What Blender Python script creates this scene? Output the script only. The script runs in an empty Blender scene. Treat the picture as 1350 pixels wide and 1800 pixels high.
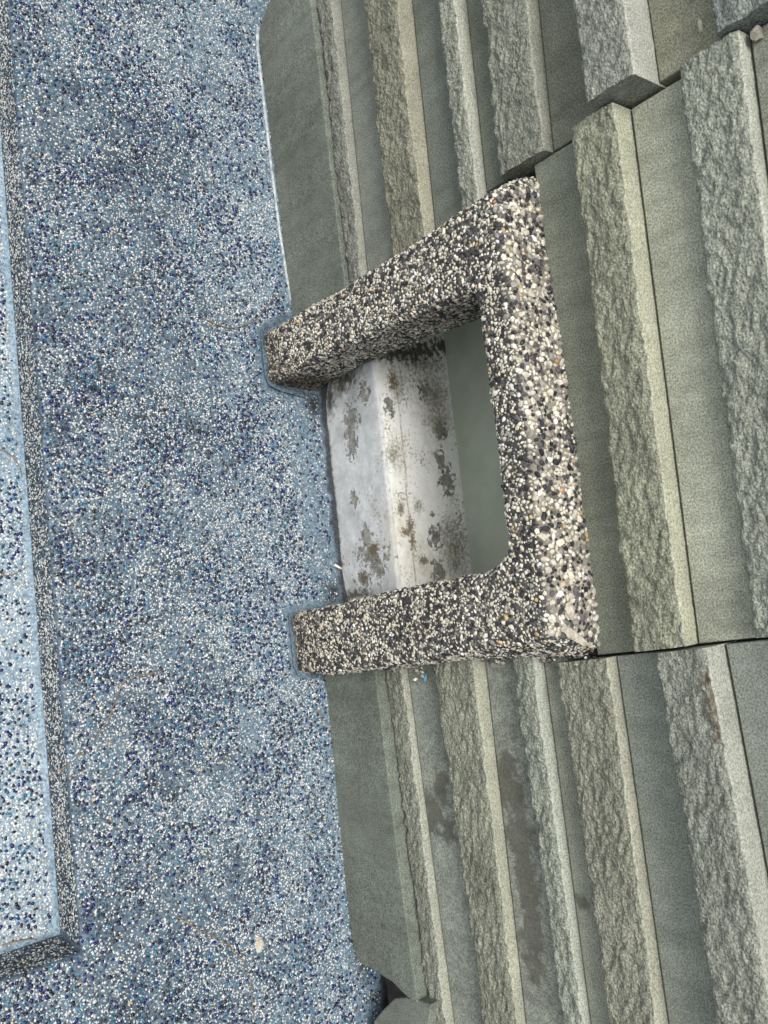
import bpy, bmesh, math, random
import numpy as np
from mathutils import Vector, Matrix, noise as mnoise

rng = np.random.default_rng(7)
random.seed(7)
S = bpy.context.scene
COL = S.collection

# ------------------------------------------------------------------ camera
F_PX, W_PX, H_PX = 1469.8, 1350.0, 1800.0
R = np.array([[0.10900, 0.99050, -0.08370],
              [0.78580, -0.03430, 0.61750],
              [0.60880, -0.13300, -0.78210]])
CAM = np.array([0.09699, -0.41156, 0.64577])
cd = bpy.data.cameras.new('camera')
cam = bpy.data.objects.new('camera', cd)
COL.objects.link(cam)
cd.sensor_fit = 'VERTICAL'
cd.sensor_height = 24.0
cd.lens = 24.0 * F_PX / H_PX
cd.clip_start = 0.01
cd.clip_end = 500
rot = Matrix(((R[0, 0], -R[0, 1], -R[0, 2]), (R[1, 0], -R[1, 1], -R[1, 2]), (R[2, 0], -R[2, 1], -R[2, 2])))
q = rot.to_quaternion()
cam.rotation_mode = 'QUATERNION'
cam.rotation_quaternion = q
cam.location = CAM
S.camera = cam

# ------------------------------------------------------------------ light
SUN_DIR = Vector((-0.10, -0.40, 0.91)).normalized()      # towards the sun
el = math.asin(SUN_DIR.z)
az = math.atan2(SUN_DIR.x, SUN_DIR.y)
wd = bpy.data.worlds.new('World')
S.world = wd
wd.use_nodes = True
nt = wd.node_tree
bg = nt.nodes['Background']
sky = nt.nodes.new('ShaderNodeTexSky')
sky.sky_type = 'NISHITA'
sky.sun_disc = False
sky.sun_elevation = el
sky.sun_rotation = az
sky.dust_density = 4.0
hs = nt.nodes.new('ShaderNodeHueSaturation')             # overcast: a greyer sky
hs.inputs['Saturation'].default_value = 0.16
nt.links.new(sky.outputs[0], hs.inputs['Color'])
nt.links.new(hs.outputs[0], bg.inputs['Color'])
bg.inputs['Strength'].default_value = 0.118
sl = bpy.data.lights.new('sun', 'SUN')
sl.energy = 1.65
sl.angle = math.radians(22)
sl.color = (1.0, 0.965, 0.90)
so = bpy.data.objects.new('sun', sl)
COL.objects.link(so)
so.rotation_euler = SUN_DIR.to_track_quat('Z', 'Y').to_euler()
so.location = (0, 0, 3)
S.view_settings.view_transform = 'Standard'
S.view_settings.look = 'None'
S.view_settings.gamma = 1.0
S.view_settings.exposure = 0.60


# ------------------------------------------------------------------ helpers
def ray(u, v):
    return R @ np.array([(u - 675) / F_PX, (v - 900) / F_PX, 1.0])


def at(u, v, axis, val):
    """the place point seen at photograph pixel (u, v) on the plane axis = val"""
    r = ray(u, v)
    t = (val - CAM[axis]) / r[axis]
    return CAM + t * r


def link(name, me, mat=None, parent=None):
    o = bpy.data.objects.new(name, me)
    COL.objects.link(o)
    if mat and not me.materials:
        me.materials.append(mat)
    if parent:
        o.parent = parent
    return o


def empty(name, loc, label=None, cat=None, group=None):
    o = bpy.data.objects.new(name, None)
    o.empty_display_size = 0.02
    o.location = loc
    COL.objects.link(o)
    tag(o, label, cat, group)
    return o


def tag(o, label=None, cat=None, group=None, kind=None):
    for k, v in (('label', label), ('category', cat), ('group', group), ('kind', kind)):
        if v:
            o[k] = v
    return o


def mesh(name, verts, faces, smooth=False):
    me = bpy.data.meshes.new(name)
    me.from_pydata([tuple(v) for v in verts], [], [tuple(f) for f in faces])
    me.update()
    if smooth:
        me.polygons.foreach_set('use_smooth', [True] * len(me.polygons))
    return me


def fast_mesh(name, V, F, smooth=True, cols=None):
    """V (n,3), F (m,3) triangles, optional per-vertex colours"""
    me = bpy.data.meshes.new(name)
    me.vertices.add(len(V))
    me.vertices.foreach_set('co', np.asarray(V, np.float32).ravel())
    me.loops.add(F.size)
    me.loops.foreach_set('vertex_index', F.astype(np.int32).ravel())
    me.polygons.add(len(F))
    me.polygons.foreach_set('loop_start', np.arange(0, F.size, 3, dtype=np.int32))
    me.polygons.foreach_set('use_smooth', np.full(len(F), smooth))
    me.update(calc_edges=True)
    if cols is not None:
        a = me.color_attributes.new('tint', 'FLOAT_COLOR', 'POINT')
        a.data.foreach_set('color', np.concatenate([cols, np.ones((len(cols), 1))], 1).astype(np.float32).ravel())
    return me


def hash2(ix, iy, seed):
    h = (ix.astype(np.int64) * 374761393 + iy.astype(np.int64) * 668265263 + seed * 2147483647) & 0xffffffff
    h = ((h ^ (h >> 13)) * 1274126177) & 0xffffffff
    h = h ^ (h >> 16)
    return (h & 0xffff) / 65535.0


def vnoise(x, y, seed=0):
    """smooth value noise, 0..1"""
    x, y = np.broadcast_arrays(np.asarray(x, float), np.asarray(y, float))
    ix, iy = np.floor(x), np.floor(y)
    fx, fy = x - ix, y - iy
    ux, uy = fx * fx * (3 - 2 * fx), fy * fy * (3 - 2 * fy)
    a, b = hash2(ix, iy, seed), hash2(ix + 1, iy, seed)
    c, d = hash2(ix, iy + 1, seed), hash2(ix + 1, iy + 1, seed)
    return (a * (1 - ux) + b * ux) * (1 - uy) + (c * (1 - ux) + d * ux) * uy


def fbm(x, y, seed=0, oct=3):
    s, a, t = 0, 0.5, 0
    for k in range(oct):
        s = s + a * vnoise(x * 2 ** k, y * 2 ** k, seed + k * 17)
        t += a
        a *= 0.5
    return s / t


def cells(x, y, seed=0):
    """worley facets: distance to nearest point and a random value per cell with tilt"""
    x, y = np.broadcast_arrays(np.asarray(x, float), np.asarray(y, float))
    ix, iy = np.floor(x), np.floor(y)
    best = np.full(x.shape, 9.0)
    val = np.zeros(x.shape)
    for dx in (-1, 0, 1):
        for dy in (-1, 0, 1):
            cx, cy = ix + dx, iy + dy
            px = cx + hash2(cx, cy, seed)
            py = cy + hash2(cx, cy, seed + 5)
            ddx, ddy = x - px, y - py
            dist = ddx * ddx + ddy * ddy
            tilt = (hash2(cx, cy, seed + 9) - 0.5) * 1.5 * ddx + (hash2(cx, cy, seed + 13) - 0.5) * 1.5 * ddy
            h = hash2(cx, cy, seed + 21) + tilt
            m = dist < best
            best = np.where(m, dist, best)
            val = np.where(m, h, val)
    return best, val


FZ = 0.036                 # level of the ledge
# ------------------------------------------------------------------ materials
class NT:
    def __init__(s, name):
        s.m = bpy.data.materials.new(name)
        s.m.use_nodes = True
        s.t = s.m.node_tree
        s.b = s.t.nodes['Principled BSDF']
        s.geo = None

    def n(s, typ, **kw):
        nd = s.t.nodes.new(typ)
        for k, v in kw.items():
            setattr(nd, k, v)
        return nd

    def l(s, a, b):
        s.t.links.new(a, b)

    def pos(s):
        if not s.geo:
            s.geo = s.n('ShaderNodeNewGeometry')
        return s.geo.outputs['Position']

    def mapped(s, scale, loc=(0, 0, 0)):
        mp = s.n('ShaderNodeMapping')
        mp.inputs['Scale'].default_value = scale
        mp.inputs['Location'].default_value = loc
        s.l(s.pos(), mp.inputs['Vector'])
        return mp.outputs[0]

    def noise(s, scale, detail=3, rough=0.55, vec=None, w=None):
        nd = s.n('ShaderNodeTexNoise')
        nd.inputs['Scale'].default_value = scale
        nd.inputs['Detail'].default_value = detail
        nd.inputs['Roughness'].default_value = rough
        s.l(vec if vec else s.pos(), nd.inputs['Vector'])
        return nd.outputs['Fac']

    def voro(s, scale, feature='F1', vec=None):
        nd = s.n('ShaderNodeTexVoronoi', feature=feature)
        nd.inputs['Scale'].default_value = scale
        s.l(vec if vec else s.pos(), nd.inputs['Vector'])
        return nd

    def ramp(s, fac, stops, interp='LINEAR'):
        nd = s.n('ShaderNodeValToRGB')
        nd.color_ramp.interpolation = interp
        els = nd.color_ramp.elements
        while len(els) < len(stops):
            els.new(0.5)
        for e, (p, c) in zip(els, stops):
            e.position = p
            e.color = (c, c, c, 1) if isinstance(c, (int, float)) else (*c, 1)
        s.l(fac, nd.inputs[0])
        return nd.outputs[0]

    def mix(s, fac, a, b, mode='MIX'):
        nd = s.n('ShaderNodeMix', data_type='RGBA', blend_type=mode)
        for sock, v in ((nd.inputs[0], fac), (nd.inputs[6], a), (nd.inputs[7], b)):
            if isinstance(v, (int, float)):
                sock.default_value = v
            elif isinstance(v, tuple):
                sock.default_value = (*v, 1)
            else:
                s.l(v, sock)
        return nd.outputs[2]

    def math(s, op, a, b=0.0, clamp=False):
        nd = s.n('ShaderNodeMath', operation=op, use_clamp=clamp)
        for sock, v in ((nd.inputs[0], a), (nd.inputs[1], b)):
            if isinstance(v, (int, float)):
                sock.default_value = v
            else:
                s.l(v, sock)
        return nd.outputs[0]

    def bump(s, h, dist, strength=1.0, prev=None):
        nd = s.n('ShaderNodeBump')
        nd.inputs['Distance'].default_value = dist
        nd.inputs['Strength'].default_value = strength
        s.l(h, nd.inputs['Height'])
        if prev:
            s.l(prev, nd.inputs['Normal'])
        return nd.outputs[0]

    def blobs(s, pts, nscale=60, namp=0.9, soft=0.35, flake=0.0):
        """union of noise-edged spots [(x, y, z, radius_x, radius_y, radius_z)] in place coordinates -> mask"""
        nz = s.n('ShaderNodeTexNoise')
        nz.inputs['Scale'].default_value = nscale
        nz.inputs['Detail'].default_value = 5
        nz.inputs['Roughness'].default_value = 0.62
        s.l(s.pos(), nz.inputs['Vector'])
        off = s.math('MULTIPLY', s.math('SUBTRACT', nz.outputs['Fac'], 0.5), namp * 2)
        if flake:
            vv = s.voro(nscale * 1.3)
            sp = s.n('ShaderNodeSeparateColor')
            s.l(vv.outputs['Color'], sp.inputs[0])
            off = s.math('ADD', off, s.math('MULTIPLY', s.math('SUBTRACT', sp.outputs[0], 0.5), flake))
        acc = None
        for (x, y, z, rx, ry, rz) in pts:
            mp = s.n('ShaderNodeMapping', vector_type='TEXTURE')
            mp.inputs['Location'].default_value = (x, y, z)
            mp.inputs['Scale'].default_value = (rx, ry, rz)
            s.l(s.pos(), mp.inputs['Vector'])
            ln = s.n('ShaderNodeVectorMath', operation='LENGTH')
            s.l(mp.outputs[0], ln.inputs[0])
            d = ln.outputs['Value']
            acc = d if acc is None else s.math('MINIMUM', acc, d)
        v = s.math('ADD', acc, off)
        s.last = v
        mr = s.n('ShaderNodeMapRange')
        mr.inputs['From Min'].default_value = 1.0 - soft
        mr.inputs['From Max'].default_value = 1.0 + soft * 0.2
        mr.inputs['To Min'].default_value = 1.0
        mr.inputs['To Max'].default_value = 0.0
        s.l(v, mr.inputs['Value'])
        return mr.outputs[0]

    def out(s, color, rough=0.8, normal=None, spec=0.35):
        if isinstance(color, tuple):
            s.b.inputs['Base Color'].default_value = (*color, 1)
        else:
            s.l(color, s.b.inputs['Base Color'])
        if isinstance(rough, (int, float)):
            s.b.inputs['Roughness'].default_value = rough
        else:
            s.l(rough, s.b.inputs['Roughness'])
        s.b.inputs['Specular IOR Level'].default_value = spec
        if normal:
            s.l(normal, s.b.inputs['Normal'])
        return s.m


def stone_material(name, rough_face):
    k = NT(name)
    big = k.noise(14, 4, 0.6)
    fine = k.noise(900, 2, 0.7)
    mid = k.noise(120, 4, 0.6)
    c = k.ramp(big, [(0.30, (0.190, 0.197, 0.172)), (0.70, (0.262, 0.270, 0.240))])
    sp = k.ramp(fine, [(0.36, 0.42), (0.64, 1.58)])
    c = k.mix(0.75, c, sp, 'MULTIPLY')
    c = k.mix(0.5 if not rough_face else 0.8, c, k.ramp(mid, [(0.3, 0.75), (0.7, 1.25)]), 'MULTIPLY')
    oi = k.n('ShaderNodeObjectInfo')
    c = k.mix(1.0, c, oi.outputs['Color'], 'MULTIPLY')
    # sawn upper edges: a separate paler material carries their light from above
    # pits
    pv = k.voro(150)
    pits = k.ramp(pv.outputs['Distance'], [(0.045, 0.45), (0.09, 1.0)])
    c = k.mix(0.6, c, pits, 'MULTIPLY')
    if not rough_face:
        # damp brown stains on the slabs under the frame
        pts = []
        for (u, v, ru, rv) in ((890, 1345, .011, .018), (905, 1410, .009, .030), (880, 1395, .010, .018), (915, 1480, .012, .035),
                               (925, 1560, .011, .030), (935, 1640, .010, .030), (940, 1700, .008, .016)):
            p = at(u, v, 1, 0.0)
            pts.append((p[0], p[1], p[2], rv, .03, ru * 1.3))
        for (u, v, ru, rv) in ((760, 1425, .009, .020), (775, 1385, .007, .014), (790, 1460, .006, .010), (1025, 1590, .006, .007)):
            p = at(u, v, 1, 0.0)
            pts.append((p[0], p[1], p[2], rv, .03, ru * 1.3))
        m = k.blobs(pts, 75, 2.1, 0.45)
        c = k.mix(k.math('MULTIPLY', m, 0.74), c, (0.078, 0.074, 0.058))
        drip = k.noise(1.0, 4, 0.6, vec=k.mapped((75, 30, 9)))
        c = k.mix(0.75, c, k.ramp(drip, [(0.34, 0.80), (0.5, 1.0), (0.66, 1.12)]), 'MULTIPLY')
        blot = k.noise(26, 5, 0.65)
        c = k.mix(0.7, c, k.ramp(blot, [(0.32, 0.88), (0.62, 1.06)]), 'MULTIPLY')
        chalk = k.ramp(k.noise(70, 4, 0.7, vec=k.mapped((1, 1, .35))), [(0.68, 0.0), (0.78, 0.35)])
        c = k.mix(chalk, c, (0.42, 0.43, 0.40))
        saw = k.noise(60, 2, 0.5, vec=k.mapped((3, 3, 18)))
        c = k.mix(0.35, c, k.ramp(saw, [(0.3, 0.85), (0.7, 1.15)]), 'MULTIPLY')
        nrm = k.bump(fine, 0.0006, 0.35)
        nrm = k.bump(saw, 0.0008, 0.25, nrm)
        return k.out(c, 0.82, nrm, 0.3)
    pts = []
    for (u, v, r) in ((1256, 1225, .005), (1265, 1272, .006), (1246, 1196, .003)):
        p = at(u, v, 1, -0.014)
        pts.append((p[0], p[1], p[2], r * 1.5, .02, r))
    m = k.blobs(pts, 240, 1.8, 0.7)
    c = k.mix(k.math('MULTIPLY', m, 0.75), c, (0.095, 0.058, 0.032))
    pts = []
    for (u, v, r) in ((840, 1525, .010), (845, 1560, .008)):
        p = at(u, v, 1, -0.007)
        pts.append((p[0], p[1], p[2], r * 1.5, .02, r))
    m = k.blobs(pts, 300, 1.8, 0.9)
    c = k.mix(k.math('MULTIPLY', m, 0.5), c, (0.04, 0.038, 0.025))
    # split-face grain, only a relief on top of the modelled facets
    g1 = k.noise(430, 4, 0.7, vec=k.mapped((0.7, 1, 1.3)))
    v1 = k.voro(560, vec=k.mapped((0.7, 1, 1.1)))
    h = k.mix(0.4, g1, v1.outputs['Distance'])
    sep = k.n('ShaderNodeSeparateXYZ')
    k.l(k.geo.outputs['True Normal'], sep.inputs[0])
    face = k.ramp(sep.outputs[2], [(0.80, 1.0), (0.96, 0.12)])
    nd = k.n('ShaderNodeBump')
    nd.inputs['Distance'].default_value = 0.0024
    k.l(h, nd.inputs['Height'])
    k.l(face, nd.inputs['Strength'])
    return k.out(c, 0.78, nd.outputs[0], 0.35)


k = NT('sawn_edge_lit')  # sawn tops, coloured paler to hold the light falling from above
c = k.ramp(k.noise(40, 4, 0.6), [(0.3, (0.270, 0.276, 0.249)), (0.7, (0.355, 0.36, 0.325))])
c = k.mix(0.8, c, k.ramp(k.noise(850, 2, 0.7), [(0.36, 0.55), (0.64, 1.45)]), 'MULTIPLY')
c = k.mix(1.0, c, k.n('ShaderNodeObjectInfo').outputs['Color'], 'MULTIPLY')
M_SAWN_LIT = k.out(c, 0.85, k.bump(k.noise(700, 2), 0.0006, 0.4), 0.3)

M_SMOOTH = stone_material('sawn_stone', False)
M_ROUGH = stone_material('split_stone', True)

k = NT('wall_mortar')
M_MORTAR = k.out(k.ramp(k.noise(80), [(0.3, (0.05, 0.05, 0.045)), (0.7, (0.10, 0.10, 0.09))]), 0.9, k.bump(k.noise(300), 0.001))

# blue washed-aggregate floors: grout; the beads themselves are geometry
def floor_material(name, pale):
    k = NT(name)
    sep = k.n('ShaderNodeSeparateXYZ')
    k.l(k.pos(), sep.inputs[0])
    big = k.noise(11, 4, 0.6)
    med = k.noise(45, 4, 0.65)
    if pale:
        c = k.ramp(big, [(0.3, (0.155, 0.225, 0.285)), (0.7, (0.215, 0.29, 0.35))])
    else:
        c = k.ramp(k.mix(0.45, big, med), [(0.36, (0.046, 0.069, 0.095)), (0.49, (0.078, 0.114, 0.150)), (0.62, (0.112, 0.158, 0.198))])
        # cement-rich pale blue margin along the wall where the washing did not reach
        yy = k.math('ADD', sep.outputs[1], k.math('MULTIPLY', k.math('SUBTRACT', med, 0.5), 0.11))
        mr = k.n('ShaderNodeMapRange')
        mr.inputs['From Min'].default_value = -0.125
        mr.inputs['From Max'].default_value = -0.02
        k.l(yy, mr.inputs['Value'])
        c = k.mix(k.math('MULTIPLY', mr.outputs[0], 0.70), c, (0.155, 0.215, 0.270))
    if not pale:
        dirt_shade = k.math('ADD', sep.outputs[1], k.math('MULTIPLY', k.math('SUBTRACT', k.noise(90, 4), 0.5), 0.014))
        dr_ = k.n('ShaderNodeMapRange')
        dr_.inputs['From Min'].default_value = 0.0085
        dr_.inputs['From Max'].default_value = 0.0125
        k.l(dirt_shade, dr_.inputs['Value'])
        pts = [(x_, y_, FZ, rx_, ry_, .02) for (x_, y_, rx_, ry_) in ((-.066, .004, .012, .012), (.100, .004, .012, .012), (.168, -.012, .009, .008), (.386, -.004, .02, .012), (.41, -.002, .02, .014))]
        dm = k.blobs(pts, 120, 0.8, 0.8)  # grime by the feet; gap shade at niche end and broken slab, as colour
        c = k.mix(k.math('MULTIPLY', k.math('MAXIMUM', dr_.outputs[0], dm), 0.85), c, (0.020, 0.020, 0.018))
    far = k.voro(430)
    fs = k.n('ShaderNodeSeparateColor')
    k.l(far.outputs['Color'], fs.inputs[0])
    if pale:
        bead = k.ramp(fs.outputs[0], [(0.0, (.02, .03, .09)), (0.14, (.08, .22, .30)), (0.22, (.24, .32, .39)), (0.45, (.58, .58, .56))], 'CONSTANT')
    else:
        bead = k.ramp(fs.outputs[0], [(0.0, (.015, .018, .05)), (0.22, (.05, .15, .22)), (0.30, (.09, .125, .165)), (0.55, (.54, .54, .52))], 'CONSTANT')
    ax_ = k.math('GREATER_THAN', k.math('ABSOLUTE', k.math('ADD', sep.outputs[0], -0.02)), 0.522)
    lim = k.math('MAXIMUM', ax_, k.math('LESS_THAN', sep.outputs[1], -0.372))
    dist_ = k.ramp(far.outputs['Distance'], [(0.42, 1.0), (0.55, 0.0)])
    c = k.mix(k.math('MULTIPLY', lim, dist_), c, bead)
    gr = k.voro(620)
    c = k.mix(0.8, c, k.ramp(k.mix(0.5, gr.outputs['Color'], gr.outputs['Color']), [(0.2, 0.55), (0.8, 1.45)]), 'MULTIPLY')
    h = k.mix(0.5, k.noise(500, 3), gr.outputs['Distance'])
    return k.out(c, 0.6, k.bump(h, 0.0008, 0.7), 0.4)


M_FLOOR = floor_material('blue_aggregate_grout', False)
M_BASIN = floor_material('pale_aggregate_grout', True)

k = NT('aggregate_bead')
at_ = k.n('ShaderNodeAttribute', attribute_name='tint')
M_BEAD = k.out(at_.outputs['Color'], 0.30, None, 0.5)

k = NT('frame_grout')
sep = k.n('ShaderNodeSeparateXYZ')
k.l(k.pos(), sep.inputs[0])
c = k.ramp(k.noise(60, 4), [(0.3, (0.050, 0.047, 0.042)), (0.7, (0.135, 0.128, 0.108))])
mr = k.n('ShaderNodeMapRange')                      # cement left unwashed on the top
mr.inputs['From Min'].default_value = 0.3150
mr.inputs['From Max'].default_value = 0.3185
k.l(sep.outputs[2], mr.inputs['Value'])
c = k.mix(mr.outputs[0], c, k.ramp(k.noise(45, 4), [(0.35, (0.12, 0.112, 0.092)), (0.65, (0.33, 0.305, 0.25))]))
M_FGROUT = k.out(c, 0.85, k.bump(k.noise(400, 3), 0.001))


def pebble_mat(name, attr):
    k = NT(name)
    if attr:
        a = k.n('ShaderNodeAttribute', attribute_name='tint').outputs['Color']
    else:
        a = k.n('ShaderNodeObjectInfo').outputs['Color']
    c = k.mix(0.6, a, k.ramp(k.noise(700, 3), [(0.3, 0.78), (0.7, 1.22)]), 'MULTIPLY')
    return k.out(c, 0.5, k.bump(k.noise(900, 2), 0.0005, 0.5), 0.45)


M_PEB = pebble_mat('pebble_mix', True)
M_PEB1 = pebble_mat('pebble_single', False)

k = NT('grey_panel')
c = k.ramp(k.noise(9, 4), [(0.3, (0.315, 0.355, 0.285)), (0.7, (0.425, 0.47, 0.39))])
c = k.mix(0.5, c, k.ramp(k.noise(70, 5), [(0.3, 0.85), (0.7, 1.15)]), 'MULTIPLY')
M_PANEL = k.out(c, 0.42, None, 0.4)

k = NT('plain_cement')
c = k.ramp(k.noise(30, 5), [(0.3, (0.16, 0.165, 0.15)), (0.7, (0.34, 0.34, 0.31))])
M_CEM = k.out(c, 0.85, k.bump(k.noise(200, 4), 0.001))


SILL_Z = 0.112
SILL_Y = 0.0160


def sill_material():
    k = NT('peeling_white_paint')
    nz = k.noise(18, 5, 0.6)
    sep = k.n('ShaderNodeSeparateXYZ')
    k.l(k.pos(), sep.inputs[0])
    white = k.ramp(nz, [(0.3, (0.86, 0.86, 0.82)), (0.7, (0.93, 0.93, 0.90))])
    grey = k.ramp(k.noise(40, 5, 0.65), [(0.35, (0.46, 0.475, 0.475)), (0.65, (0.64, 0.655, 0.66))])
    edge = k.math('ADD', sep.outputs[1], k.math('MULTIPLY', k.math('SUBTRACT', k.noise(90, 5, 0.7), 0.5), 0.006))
    mr = k.n('ShaderNodeMapRange')                       # riser coloured greyer than the level top to carry its shade
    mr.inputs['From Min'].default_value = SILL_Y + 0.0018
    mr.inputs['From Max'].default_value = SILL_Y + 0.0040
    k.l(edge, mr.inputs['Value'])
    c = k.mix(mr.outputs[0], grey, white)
    c = k.mix(0.5, c, k.ramp(k.noise(160, 4), [(0.35, 0.9), (0.6, 1.04)]), 'MULTIPLY')
    specks = k.voro(330)
    c = k.mix(k.ramp(k.mix(0.5, k.noise(28, 4), k.noise(420, 2)), [(0.56, 0.0), (0.63, 0.8)]), c, (0.24, 0.215, 0.15))

    def top(lst):
        o = []
        for (u, v, rx, ry) in lst:                 # rx along the wall, ry into the niche
            p = at(u, v, 2, SILL_Z)
            o.append((p[0], p[1], p[2], rx, ry, 0.012))
        return o

    def front(lst):
        o = []
        for (u, v, rx, rz) in lst:
            p = at(u, v, 1, SILL_Y)
            o.append((p[0], p[1], p[2], rx, 0.012, rz))
        return o
    # thin yellow-brown seepage
    m = k.blobs(top([(705, 930, .028, .016), (730, 985, .022, .030), (755, 1000, .018, .03), (790, 975, .018, .018), (690, 660, .012, .012),
                     (700, 790, .018, .010), (760, 720, .030, .018)]), 150, 2.2, 1.6)
    c = k.mix(k.math('MULTIPLY', m, 0.55), c, (0.42, 0.36, 0.20))
    # mould speckle
    m = k.blobs(top([(765, 695, .024, .016), (770, 740, .014, .016), (800, 960, .024, .018), (790, 935, .014, .012), (690, 800, .012, .009),
                     (700, 680, .014, .010), (800, 990, .012, .012), (745, 640, .010, .030), (735, 890, .006, .006)]), 330, 2.4, 1.2)
    c = k.mix(k.math('MULTIPLY', m, 0.8), c, (0.13, 0.115, 0.07))
    # bare cement where the paint has come off
    bare = k.blobs(top([(775, 812, 0.0081, 0.0059), (785, 845, 0.0096, 0.0074), (765, 945, 0.0074, 0.0059), (770, 1005, 0.0074, 0.0059), (683, 712, 0.0067, 0.0044),
                        (775, 755, 0.0074, 0.0059), (745, 690, 0.0074, 0.0044)]) +
                   front([(618, 738, 0.0104, 0.0096), (617, 770, 0.0133, 0.0074), (640, 690, 0.0074, 0.0059), (655, 975, 0.0074, 0.0178), (645, 945, 0.0074, 0.0059), (668, 1000, 0.0089, 0.0074),
                          (640, 1020, 0.0059, 0.0089), (622, 880, 0.0059, 0.0052)]), 240, 1.2, 0.10, 1.3)
    rim = k.ramp(k.math('MULTIPLY', k.last, 0.5), [(0.505, 0.0), (0.525, 1.0), (0.56, 0.55), (0.62, 0.0)])
    c = k.mix(k.math('MULTIPLY', rim, 0.75), c, (0.88, 0.88, 0.85))
    cem = k.ramp(k.noise(220, 4), [(0.3, (0.085, 0.085, 0.07)), (0.7, (0.33, 0.32, 0.275))])
    c = k.mix(k.math('MULTIPLY', bare, 0.9), c, cem)
    # rust-brown spots along the crack
    m = k.blobs(top([(705, 895, 0.0058, 0.0036), (722, 925, 0.0086, 0.0043), (725, 950, 0.0101, 0.0036), (715, 935, 0.0043, 0.0072), (690, 672, 0.0086, 0.0050), (760, 905, 0.0029, 0.0029), (745, 985, 0.0043, 0.0058)]) +
                front([(660, 965, 0.0072, 0.0072), (640, 1015, 0.0043, 0.0058)]), 420, 2.2, 0.5)
    c = k.mix(k.math('MULTIPLY', m, 0.85), c, (0.125, 0.085, 0.032))
    crk = k.blobs(top([(698, 690, .020, .0010), (706, 760, .022, .0009), (712, 820, .020, .0011), (716, 880, .022, .0010), (722, 940, .022, .0012), (728, 1000, .02, .0010)]), 700, 1.2, 0.9)
    c = k.mix(k.math('MULTIPLY', crk, 0.7), c, (0.19, 0.14, 0.07))
    m = k.blobs([(-.083, SILL_Y, .060, .012, .03, .03), (-.074, SILL_Y, .042, .02, .03, .010), (.0, SILL_Y, .0345, .12, .03, .0035), (.105, SILL_Y, .05, .006, .03, .03)], 180, 1.4, 0.7)
    c = k.mix(k.math('MULTIPLY', m, 0.88), c, (0.055, 0.048, 0.032))
    # shade behind the left leg, painted onto the end of the sill
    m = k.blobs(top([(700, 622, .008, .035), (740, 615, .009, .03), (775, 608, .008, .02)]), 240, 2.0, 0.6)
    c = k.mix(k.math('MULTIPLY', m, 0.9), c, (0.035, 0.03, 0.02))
    h = k.math('SUBTRACT', k.mix(0.5, k.noise(120, 5), k.noise(35, 4)), k.math('MULTIPLY', bare, 0.8))
    h = k.math('ADD', h, k.math('MULTIPLY', rim, 0.55))
    return k.out(c, 0.5, k.bump(h, 0.0022, 0.8), 0.4)


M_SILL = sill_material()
k = NT('dry_needle')
M_NEEDLE = k.out(k.ramp(k.noise(120), [(0.3, (0.16, 0.09, 0.045)), (0.7, (0.32, 0.21, 0.11))]), 0.7)
k = NT('cement_crumb')
M_CRUMB = k.out(k.ramp(k.noise(260, 4), [(0.3, (0.36, 0.33, 0.26)), (0.7, (0.58, 0.54, 0.45))]), 0.85, k.bump(k.noise(500), 0.001))
k = NT('pale_grout')
M_SHELL = k.out(k.ramp(k.noise(300, 3), [(0.3, (0.20, 0.19, 0.15)), (0.7, (0.33, 0.31, 0.26))]), 0.6)
k = NT('bead_line')
M_BEADLINE = k.out(k.ramp(k.noise(150, 4), [(0.35, (0.20, 0.25, 0.29)), (0.6, (0.50, 0.52, 0.52))]), 0.8, k.bump(k.noise(500, 3), 0.001))
k = NT('white_plastic')
M_WHITE = k.out((0.75, 0.75, 0.72), 0.5)
k = NT('blue_chip')
M_BLUE = k.out((0.10, 0.33, 0.48), 0.6)
k = NT('far_paving')
M_GROUND = k.out(k.ramp(k.noise(3, 6), [(0.3, (0.22, 0.22, 0.21)), (0.7, (0.32, 0.32, 0.30))]), 0.9)

def tube(name, pts, r0, r1, mat, sides=6):
    pts = [Vector(p) for p in pts]
    org = pts[0].copy()
    V, Fx = [], []
    for i, p in enumerate(pts):
        d = (pts[min(i + 1, len(pts) - 1)] - pts[max(0, i - 1)]).normalized()
        a = d.cross(Vector((0, 0, 1)))
        a = a.normalized() if a.length > 1e-6 else Vector((1, 0, 0))
        b_ = d.cross(a)
        r_ = r0 + (r1 - r0) * i / (len(pts) - 1)
        for s_ in range(sides):
            th = 2 * math.pi * s_ / sides
            V.append(p + a * math.cos(th) * r_ + b_ * math.sin(th) * r_ - org)
    for i in range(len(pts) - 1):
        for s_ in range(sides):
            a0 = i * sides + s_
            b0 = i * sides + (s_ + 1) % sides
            Fx.append((a0, b0, b0 + sides, a0 + sides))
    Fx.append(tuple(range(sides))[::-1])
    Fx.append(tuple(range(len(V) - sides, len(V))))
    o = link(name, mesh(name, V, Fx, True), mat)
    o.location = org
    return o


def floor_curve(px, lift, z=FZ):
    pts = []
    P_ = [at(u, v, 2, z) for (u, v) in px]
    # Catmull-Rom through the points
    for i in range(len(P_) - 1):
        p0, p1, p2, p3 = P_[max(0, i - 1)], P_[i], P_[i + 1], P_[min(len(P_) - 1, i + 2)]
        for t_ in np.linspace(0, 1, 6, endpoint=False):
            p = .5 * (2 * p1 + (p2 - p0) * t_ + (2 * p0 - 5 * p1 + 4 * p2 - p3) * t_ ** 2 + (3 * p1 - p0 - 3 * p2 + p3) * t_ ** 3)
            pts.append((p[0], p[1], z + lift))
    p = P_[-1]
    pts.append((p[0], p[1], z + lift))
    return pts



# ------------------------------------------------------------------ the setting: ledge, basin, ground

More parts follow.
